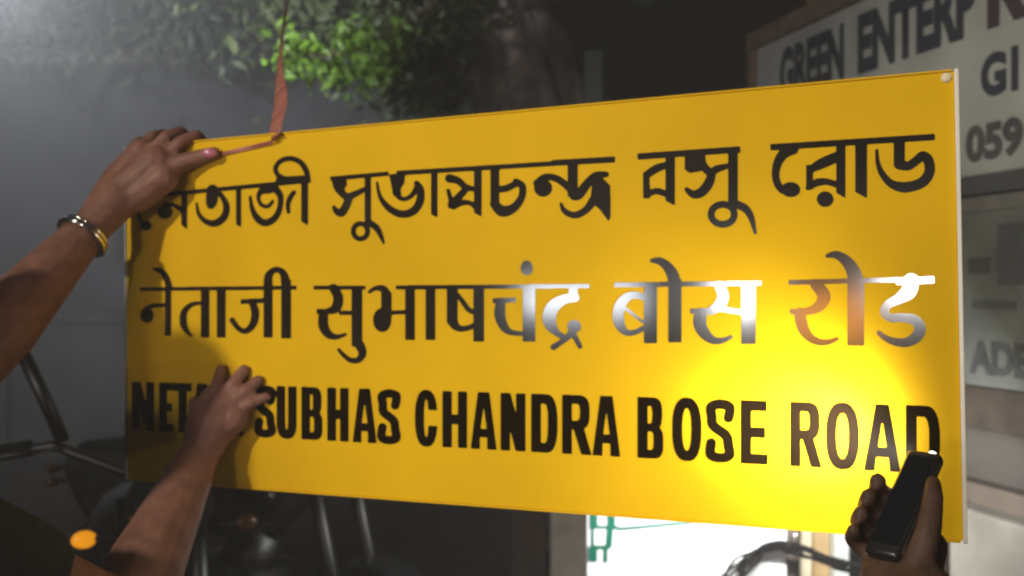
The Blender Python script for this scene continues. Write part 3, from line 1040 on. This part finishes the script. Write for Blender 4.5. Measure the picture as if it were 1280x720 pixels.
def trace(name, y0, y1, label, m=None):
    V, Fc, cache = [], [], {}

    def vid(x, y):
        k = (round(x * 64), round(y * 64))
        if k not in cache:
            cache[k] = len(V)
            V.append(sl(GX0 + .5 + x, GY0 + .5 + y, .0006))
        return cache[k]
    for j in range(y0 - GY0, y1 - GY0):
        i = 0
        row0, row1 = cov[j], cov[j + 1]
        while i < GW - 1:
            c = (row0[i], row0[i + 1], row1[i + 1], row1[i])
            if max(c) < .5:
                i += 1
                continue
            if min(c) >= .5:
                k = i
                while k < GW - 1 and min(row0[k], row0[k + 1], row1[k + 1], row1[k]) >= .5:
                    k += 1
                Fc.append((vid(i, j), vid(k, j), vid(k, j + 1), vid(i, j + 1)))
                i = k
                continue
            co_ = ((i, j), (i + 1, j), (i + 1, j + 1), (i, j + 1))
            pl = []
            for q in range(4):
                a, b = c[q], c[(q + 1) % 4]
                if a >= .5: pl.append(vid(*co_[q]))
                if (a >= .5) != (b >= .5):
                    t = (.5 - a) / (b - a)
                    pl.append(vid(co_[q][0] + (co_[(q + 1) % 4][0] - co_[q][0]) * t, co_[q][1] + (co_[(q + 1) % 4][1] - co_[q][1]) * t))
            pl2 = [p for n_, p in enumerate(pl) if p != pl[n_ - 1]]
            if len(set(pl2)) >= 3 and len(set(pl2)) == len(pl2):
                Fc.append(tuple(pl2))
            i += 1
    o = link(name, pydata(name, V, Fc), m or M['letter'], sg)
    bm = bmesh.new(); bm.from_mesh(o.data)
    for f in bm.faces:
        f.normal_update()
        if f.normal.y < 0: f.normal_flip()
    bm.to_mesh(o.data); bm.free()
    o['label'] = label


trace('lettering', 161, 311, 'top line of black Bengali lettering')
trace('lettering', 311, 462, 'middle line of glossy black Devanagari lettering')
trace('lettering', 462, 605, 'bottom line of black English capitals', M['letter_matt'])
tag(sg, 'large yellow street name sign with three lines of black lettering', 'street sign')


# ================================================================== people
def head(mb, c, f, r=.1):
    c, f = Vector(c), Vector(f).normalized()
    side = Vector((f.y, -f.x, 0))
    q = Matrix((side, f, Vector((0, 0, 1)))).transposed()
    mb.ball(c + Vector((0, 0, .02)), r, (.78, .95, 1.08), q, 20)
    mb.ball(c + f * .03 - Vector((0, 0, .06)), r * .66, (.82, .9, .9), q, 16)
    mb.tube([c + f * .092 + Vector((0, 0, .015)), c + f * .118 - Vector((0, 0, .025))], [.010, .016], n=10)
    mb.ball(c + f * .112 - Vector((0, 0, .03)), .016, (1.2, .8, .7), q, 10)
    mb.ball(c + f * .092 - Vector((0, 0, .064)), .02, (1.3, .6, .5), q, 10)
    for s in (-1, 1):
        mb.ball(c + side * s * .08 - f * .005 - Vector((0, 0, .005)), .03, (.3, .6, 1.05), q, 10)
    return side, q


def person(label, skin, shirt, head_c, face, sh, el, wr, hands, hips_c, hand_r=1.0, sleeve=.62):
    """sh/el/wr: pairs of joints; hands: list of finger chains [(points, radii)] in world space"""
    root = empty('person', (hips_c[0], hips_c[1], 0))
    B = Vector((hips_c[0], hips_c[1], 0))
    mb = MB()
    hc = Vector(head_c)
    side, q = head(mb, hc, face)
    neck = (Vector(sh[0]) + Vector(sh[1])) / 2
    mb.tube([hc - Vector((0, 0, .07)), neck + Vector((0, 0, -.02))], [.052, .062], n=16)
    hip = Vector(hips_c)
    limb(mb, [Vector(sh[0]), neck, Vector(sh[1])], [.062, .075, .062])
    mb.ball(neck.lerp(hip, .35), .15, (1, .72, 1.25), q, 20)
    mb.ball(neck.lerp(hip, .7), .14, (1, .72, 1.2), q, 20)
    mb.ball(hip, .15, (1.05, .75, .8), q, 20)
    for s in (-1, 1):
        h = hip + side * s * .085
        k = Vector((h.x, h.y, .46)) + Vector(face).normalized() * .03
        a = Vector((h.x, h.y, .085))
        limb(mb, [h, k, a], [.085, .058, .042])
        limb(mb, [a - Vector((0, 0, .035)), a + Vector(face).normalized() * .15 - Vector((0, 0, .05))], [.042, .032])
    for i in (0, 1):
        S0, E0, W0 = Vector(sh[i]), Vector(el[i]), Vector(wr[i])
        limb(mb, [S0, S0.lerp(E0, .5), E0], [.06, .05, .042])
        limb(mb, [E0, E0.lerp(W0, .3), E0.lerp(W0, .7), W0], [.046, .049, .037, .0275])
        for ch, rr in hands[i]:
            limb(mb, ch, rr, 10)
    for v in mb.bm.verts:
        v.co -= B
    body = remeshed('body', mb, skin, .0032, root, 3)
    # clothes
    mb = MB()
    limb(mb, [Vector(sh[0]), neck - Vector((0, 0, .02)), Vector(sh[1])], [.075, .082, .075])
    mb.ball(neck.lerp(hip, .35), .168, (1, .76, 1.25), q, 20)
    mb.ball(neck.lerp(hip, .7), .158, (1, .78, 1.2), q, 20)
    mb.tube([neck.lerp(hip, .5), hip - Vector((0, 0, .08))], [.155, .165], n=20)
    for i in (0, 1):
        S0, E0 = Vector(sh[i]), Vector(el[i])
        mb.tube([S0, S0.lerp(E0, sleeve)], [.074, .064], n=18)
    for v in mb.bm.verts:
        v.co -= B
    remeshed('shirt', mb, shirt, .008, root, 3)
    mb = MB()
    mb.ball(hip, .165, (1.05, .78, .8), q, 20)
    for s in (-1, 1):
        h = hip + side * s * .085
        k = Vector((h.x, h.y, .46)) + Vector(face).normalized() * .03
        a = Vector((h.x, h.y, .07))
        limb(mb, [h, k], [.1, .075]); mb.tube([k, a], [.075, .065], n=16)
    for v in mb.bm.verts:
        v.co -= B
    remeshed('trousers', mb, M['trouser'], .01, root, 3)
    mb = MB()
    f = Vector(face).normalized()
    mb.ball(hc - f * .012 + Vector((0, 0, .045)) - B, .105, (.82, .95, .98), q, 20)
    mb.ball(hc - f * .05 + Vector((0, 0, -.01)) - B, .085, (.92, .7, 1.0), q, 16)
    remeshed('hair', mb, M['hair'], .008, root, 2)
    for s in (-1, 1):
        MB().ball(hc + f * .088 + side * s * .032 + Vector((0, 0, .012)) - B, .0125, seg=12).build('eye', M['eye'], root, True)
    tag(root, label, 'person')
    return root, B


def nail(root, B, p, r, n=SN):
    MB().ball(Vector(p) - B, r, (1.1, .7, .8)).build('nail', M['nail'], root, True)


# --- helper at the left, holding the sign with both hands
W1 = P(112, 286, 1.43)
E1 = P(-55, 470, 1.27)
W2 = S(250, 566, .05)
E2 = P(150, 775, 1.22)
h1 = [
    # palm: wrist to the knuckles
    ([W1, S(160, 238, .045), S(196, 205, .032)], [.027, .031, .026]),
    ([W1, S(150, 226, .040), S(178, 192, .022)], [.025, .027, .022]),
    ([S(170, 246, .045), S(205, 222, .034)], [.024, .022]),
    # thumb along the top edge of the face
    ([S(196, 222, .030), S(222, 205, .022), S(246, 197, .014), S(268, 191, .011)], [.020, .0145, .0115, .0092]),
    # fingers folded over the top edge, tips behind the sheet
    ([S(205, 198, .022), S(226, 178, .012), S(246, 170, -.008), S(258, 182, -.026)], [.0125, .0105, .0095, .0085]),
    ([S(192, 190, .022), S(208, 172, .010), S(226, 165, -.014), S(238, 180, -.028)], [.0125, .0108, .0098, .0088]),
    ([S(178, 186, .020), S(190, 172, .006), S(204, 168, -.018), S(214, 186, -.030)], [.0118, .010, .0092, .0082]),
    ([S(165, 190, .016), S(172, 178, .000), S(184, 176, -.022), S(190, 192, -.032)], [.0105, .009, .0082, .0074]),
]
h2 = [
    ([W2, S(268, 530, .035), S(283, 508, .024)], [.0285, .032, .026]),
    ([W2, S(256, 528, .034), S(268, 500, .024)], [.027, .027, .022]),
    ([S(262, 545, .036), S(292, 522, .026)], [.026, .022]),
    # thumb
    ([S(252, 540, .030), S(246, 520, .018), S(243, 503, .010)], [.017, .0125, .0095]),
    # four fingers pressed on the face, pointing up and to the right
    ([S(268, 500, .022), S(272, 482, .022), S(275, 470, .012), S(277, 461, .008)], [.0125, .0105, .0092, .0078]),
    ([S(277, 502, .022), S(290, 483, .024), S(299, 471, .013), S(305, 462, .008)], [.0125, .0108, .0095, .0080]),
    ([S(286, 506, .022), S(304, 491, .024), S(315, 482, .013), S(323, 475, .008)], [.0120, .0102, .009, .0077]),
    ([S(293, 514, .020), S(312, 504, .020), S(323, 499, .012), S(333, 496, .008)], [.0108, .009, .008, .007]),
]
SHL, SHR = Vector((-.94, 1.02, 1.33)), Vector((-.64, .98, 1.28))
root, B = person('person at the left in dark clothes with both arms reaching to hold the yellow sign', M['skin'], M['shirt'],
                 (-.80, 1.02, 1.56), (.25, 1, 0), (SHL, SHR), (E1, E2), (W1, W2), (h1, h2), (-.80, .95, .86))
MB().ball(S(262, 191, .020) - B, .0075, (1.5, .6, .95)).build('nail', M['nail'], root, True)
# silver bangle on the upper wrist: a thing of its own
ad = (W1 - E1).normalized()
bc = W1 - ad * .018
mb = MB()
mb.ring((0, 0, 0), ad, .0345, .0042, 36, 10)
mb.ring(ad * .008, ad, .0340, .0026, 36, 8)
o = mb.build('bangle', M['bangle'], smooth=True)
o.location = bc
tag(o, 'shiny silver bangle on the raised wrist at the left edge of the sign', 'bangle')

# red ribbon hanging from the banyan limb down to the thumb
rb = [(P(430, -130, 5.0), .030), (P(385, -60, 3.6), .026), (P(360, -10, 2.6), .024), (P(352, 45, 2.0), .012), (P(349, 92, 1.68), .017), (P(351, 130, 1.52), .042), (P(346, 158, 1.45), .044),
      (S(345, 171, .012), .014), (S(338, 178, .004), .0052), (S(318, 183, .003), .0062), (S(296, 188, .003), .0056), (S(276, 192, .006), .005)]
Vr, Fr = [], []
for i, (p, wd) in enumerate(rb):
    t = (rb[min(i + 1, len(rb) - 1)][0] - rb[max(i - 1, 0)][0]).normalized()
    a = t.cross(Vector((SN.x, SN.y, SN.z))).normalized()
    if a.x < 0 and i < 8: a = -a
    if i >= 8 and a.z < 0: a = -a
    q = Vector(SN) * (.004 if i % 2 else -.002) if i < 7 else Vector((0, 0, 0))
    for k in (-.5, -.17, .17, .5):
        Vr.append(p + a * wd * k + q * (1 if abs(k) < .3 else -1))
for i in range(len(rb) - 1):
    if i == 7:
        continue
    for k in range(3):
        b = i * 4 + k
        Fr.append((b, b + 1, b + 5, b + 4))
b = 28
Fr.append((b, b + 3, b + 4, b + 7))
o = link('red_ribbon', pydata('red_ribbon', Vr, Fr), mat('red_cloth', (.33, .075, .055), .8, .2, .35, 30, col2=(.5, .2, .16)))
md = o.modifiers.new('t', 'SOLIDIFY'); md.thickness = .0012
md = o.modifiers.new('u', 'SUBSURF'); md.levels = 2; md.render_levels = 2
o.data.polygons.foreach_set('use_smooth', [True] * len(o.data.polygons))
tag(o, 'thin red ribbon hanging down to the raised thumb at the sign top', 'ribbon')

# --- hand with the phone in the lower right
ph_a, ph_b = P(1104, 694, .885), P(1157, 572, .935)       # long axis of the phone, foot and head
pu = (ph_b - ph_a).normalized()
pn = Vector((-.74, -.66, .10)); pn = (pn - pu * pn.dot(pu)).normalized()   # screen side
ps = pu.cross(pn) * -1
if ps.x < 0: ps = -ps
PM = Matrix(((ps.x, pu.x, pn.x, 0), (ps.y, pu.y, pn.y, 0), (ps.z, pu.z, pn.z, 0), (0, 0, 0, 1)))
pc = (ph_a + ph_b) / 2
PM.translation = pc
plen = (ph_b - ph_a).length + .006
pr = empty('mobile_phone')
pr.matrix_world = PM
pwid = .032
MB().box((0, 0, 0), (pwid, plen, .013), bevel=.004).build('case', M['black'], pr, True)
MB().box((0, .002, .0068), (pwid - .006, plen - .018, .0006)).build('screen', M['glass'], pr)
MB().box((0, plen / 2 + .0002, 0), (pwid * .7, .0016, .007), bevel=.0006).build('edge_band', M['steel'], pr)
for sx in (-1, 1):
    MB().box((sx * (pwid / 2 + .0002), 0, .001), (.0012, plen - .014, .003), bevel=.0004).build('side_rail', M['steel'], pr)
MB().box((0, plen / 2 - .0055, .0072), (.009, .0012, .0006)).build('earpiece', M['steel'], pr)
for yy in (.028, .016):
    MB().box((pwid / 2 + .0014, yy, -.001), (.0012, .009, .0024), bevel=.0004).build('button', M['black'], pr)
MB().ball((.006, plen / 2 + .0012, .002), .0030, (1.2, .6, 1)).build('flash', mat('flash_led', (.9, .9, .85), .3, .5, .02, 5, emis=(1, .97, .9), estr=4), pr, True)
tag(pr, 'slim black mobile phone held upright with its flash on at the lower right', 'phone')


def ph(a, b, c):
    return PM @ Vector((a, b, c))


WR = P(1156, 744, .86)
EB = Vector((.345, .60, 1.13))
hw_ = pwid / 2
h3 = [
    # palm behind the phone
    ([WR, ph(.012, -.055, -.030), ph(.010, -.020, -.030)], [.027, .024, .019]),
    ([WR, ph(.024, -.052, -.020), ph(.024, -.024, -.022)], [.026, .021, .016]),
    ([WR, ph(-.008, -.058, -.030), ph(-.010, -.030, -.028)], [.026, .022, .019]),
    # thumb up the right edge
    ([ph(.028, -.052, -.010), ph(.031, -.022, .003), ph(.027, .006, .009), ph(.022, .022, .010)], [.0145, .0112, .0092, .0072]),
    # fingers wrap round the left edge, tips on the screen side
    ([ph(.010, .004, -.027), ph(-.016, .012, -.022), ph(-.034, .014, -.006), ph(-.027, .013, .012)], [.0115, .0100, .0092, .0080]),
    ([ph(.004, -.014, -.028), ph(-.020, -.006, -.023), ph(-.037, -.005, -.005), ph(-.028, -.006, .013)], [.0118, .0102, .0094, .0082]),
    ([ph(-.004, -.032, -.028), ph(-.024, -.026, -.022), ph(-.037, -.024, -.004), ph(-.028, -.025, .013)], [.0112, .0098, .0090, .0078]),
    ([ph(-.010, -.048, -.026), ph(-.026, -.045, -.020), ph(-.036, -.043, -.004), ph(-.028, -.043, .012)], [.0102, .0086, .0078, .0068]),
]
SHL2, SHR2 = Vector((.84, .20, 1.27)), Vector((.50, .34, 1.26))
# left arm hangs by the side with a relaxed hand
EL, WL = Vector((.92, .22, .99)), Vector((.93, .30, .75))
d = Vector((0, .15, -1)).normalized()
h4 = [([WL, WL + d * .05, WL + d * .09], [.026, .03, .026])]
for k in range(4):
    b0 = WL + d * .09 + Vector((0, -.03 + k * .02, 0))
    h4.append(([b0, b0 + d * .035 + Vector((-.004, 0, 0)), b0 + d * .06 + Vector((-.014, 0, 0)), b0 + d * .078 + Vector((-.026, 0, 0))], [.011, .0098, .009, .0078]))
h4.append(([WL + d * .03 + Vector((0, .028, 0)), WL + d * .06 + Vector((-.012, .045, 0)), WL + d * .085 + Vector((-.018, .05, 0))], [.015, .0115, .009]))
person('arm of a person at the lower right lifting a black phone to the sign', M['skin_dark'], M['shirt_b'],
       (.68, .30, 1.50), (-.35, 1, 0), (SHR2, SHL2), (EB, EL), (WR, WL), (h3, h4), (.68, .24, .84), sleeve=.7)

# ================================================================== night haze
hz = MB().box((0, 0, 3.4), (64, 64, 9.0)).build('haze', None)
m = bpy.data.materials.new('night_haze')
m.use_nodes = True
n = m.node_tree
n.nodes.clear()
out = n.nodes.new('ShaderNodeOutputMaterial')
pv = n.nodes.new('ShaderNodeVolumePrincipled')
pv.inputs['Color'].default_value = (.86, .88, .92, 1)
pv.inputs['Density'].default_value = .024
n.links.new(pv.outputs[0], out.inputs['Volume'])
hz.data.materials.append(m)
tag(hz, kind='stuff')
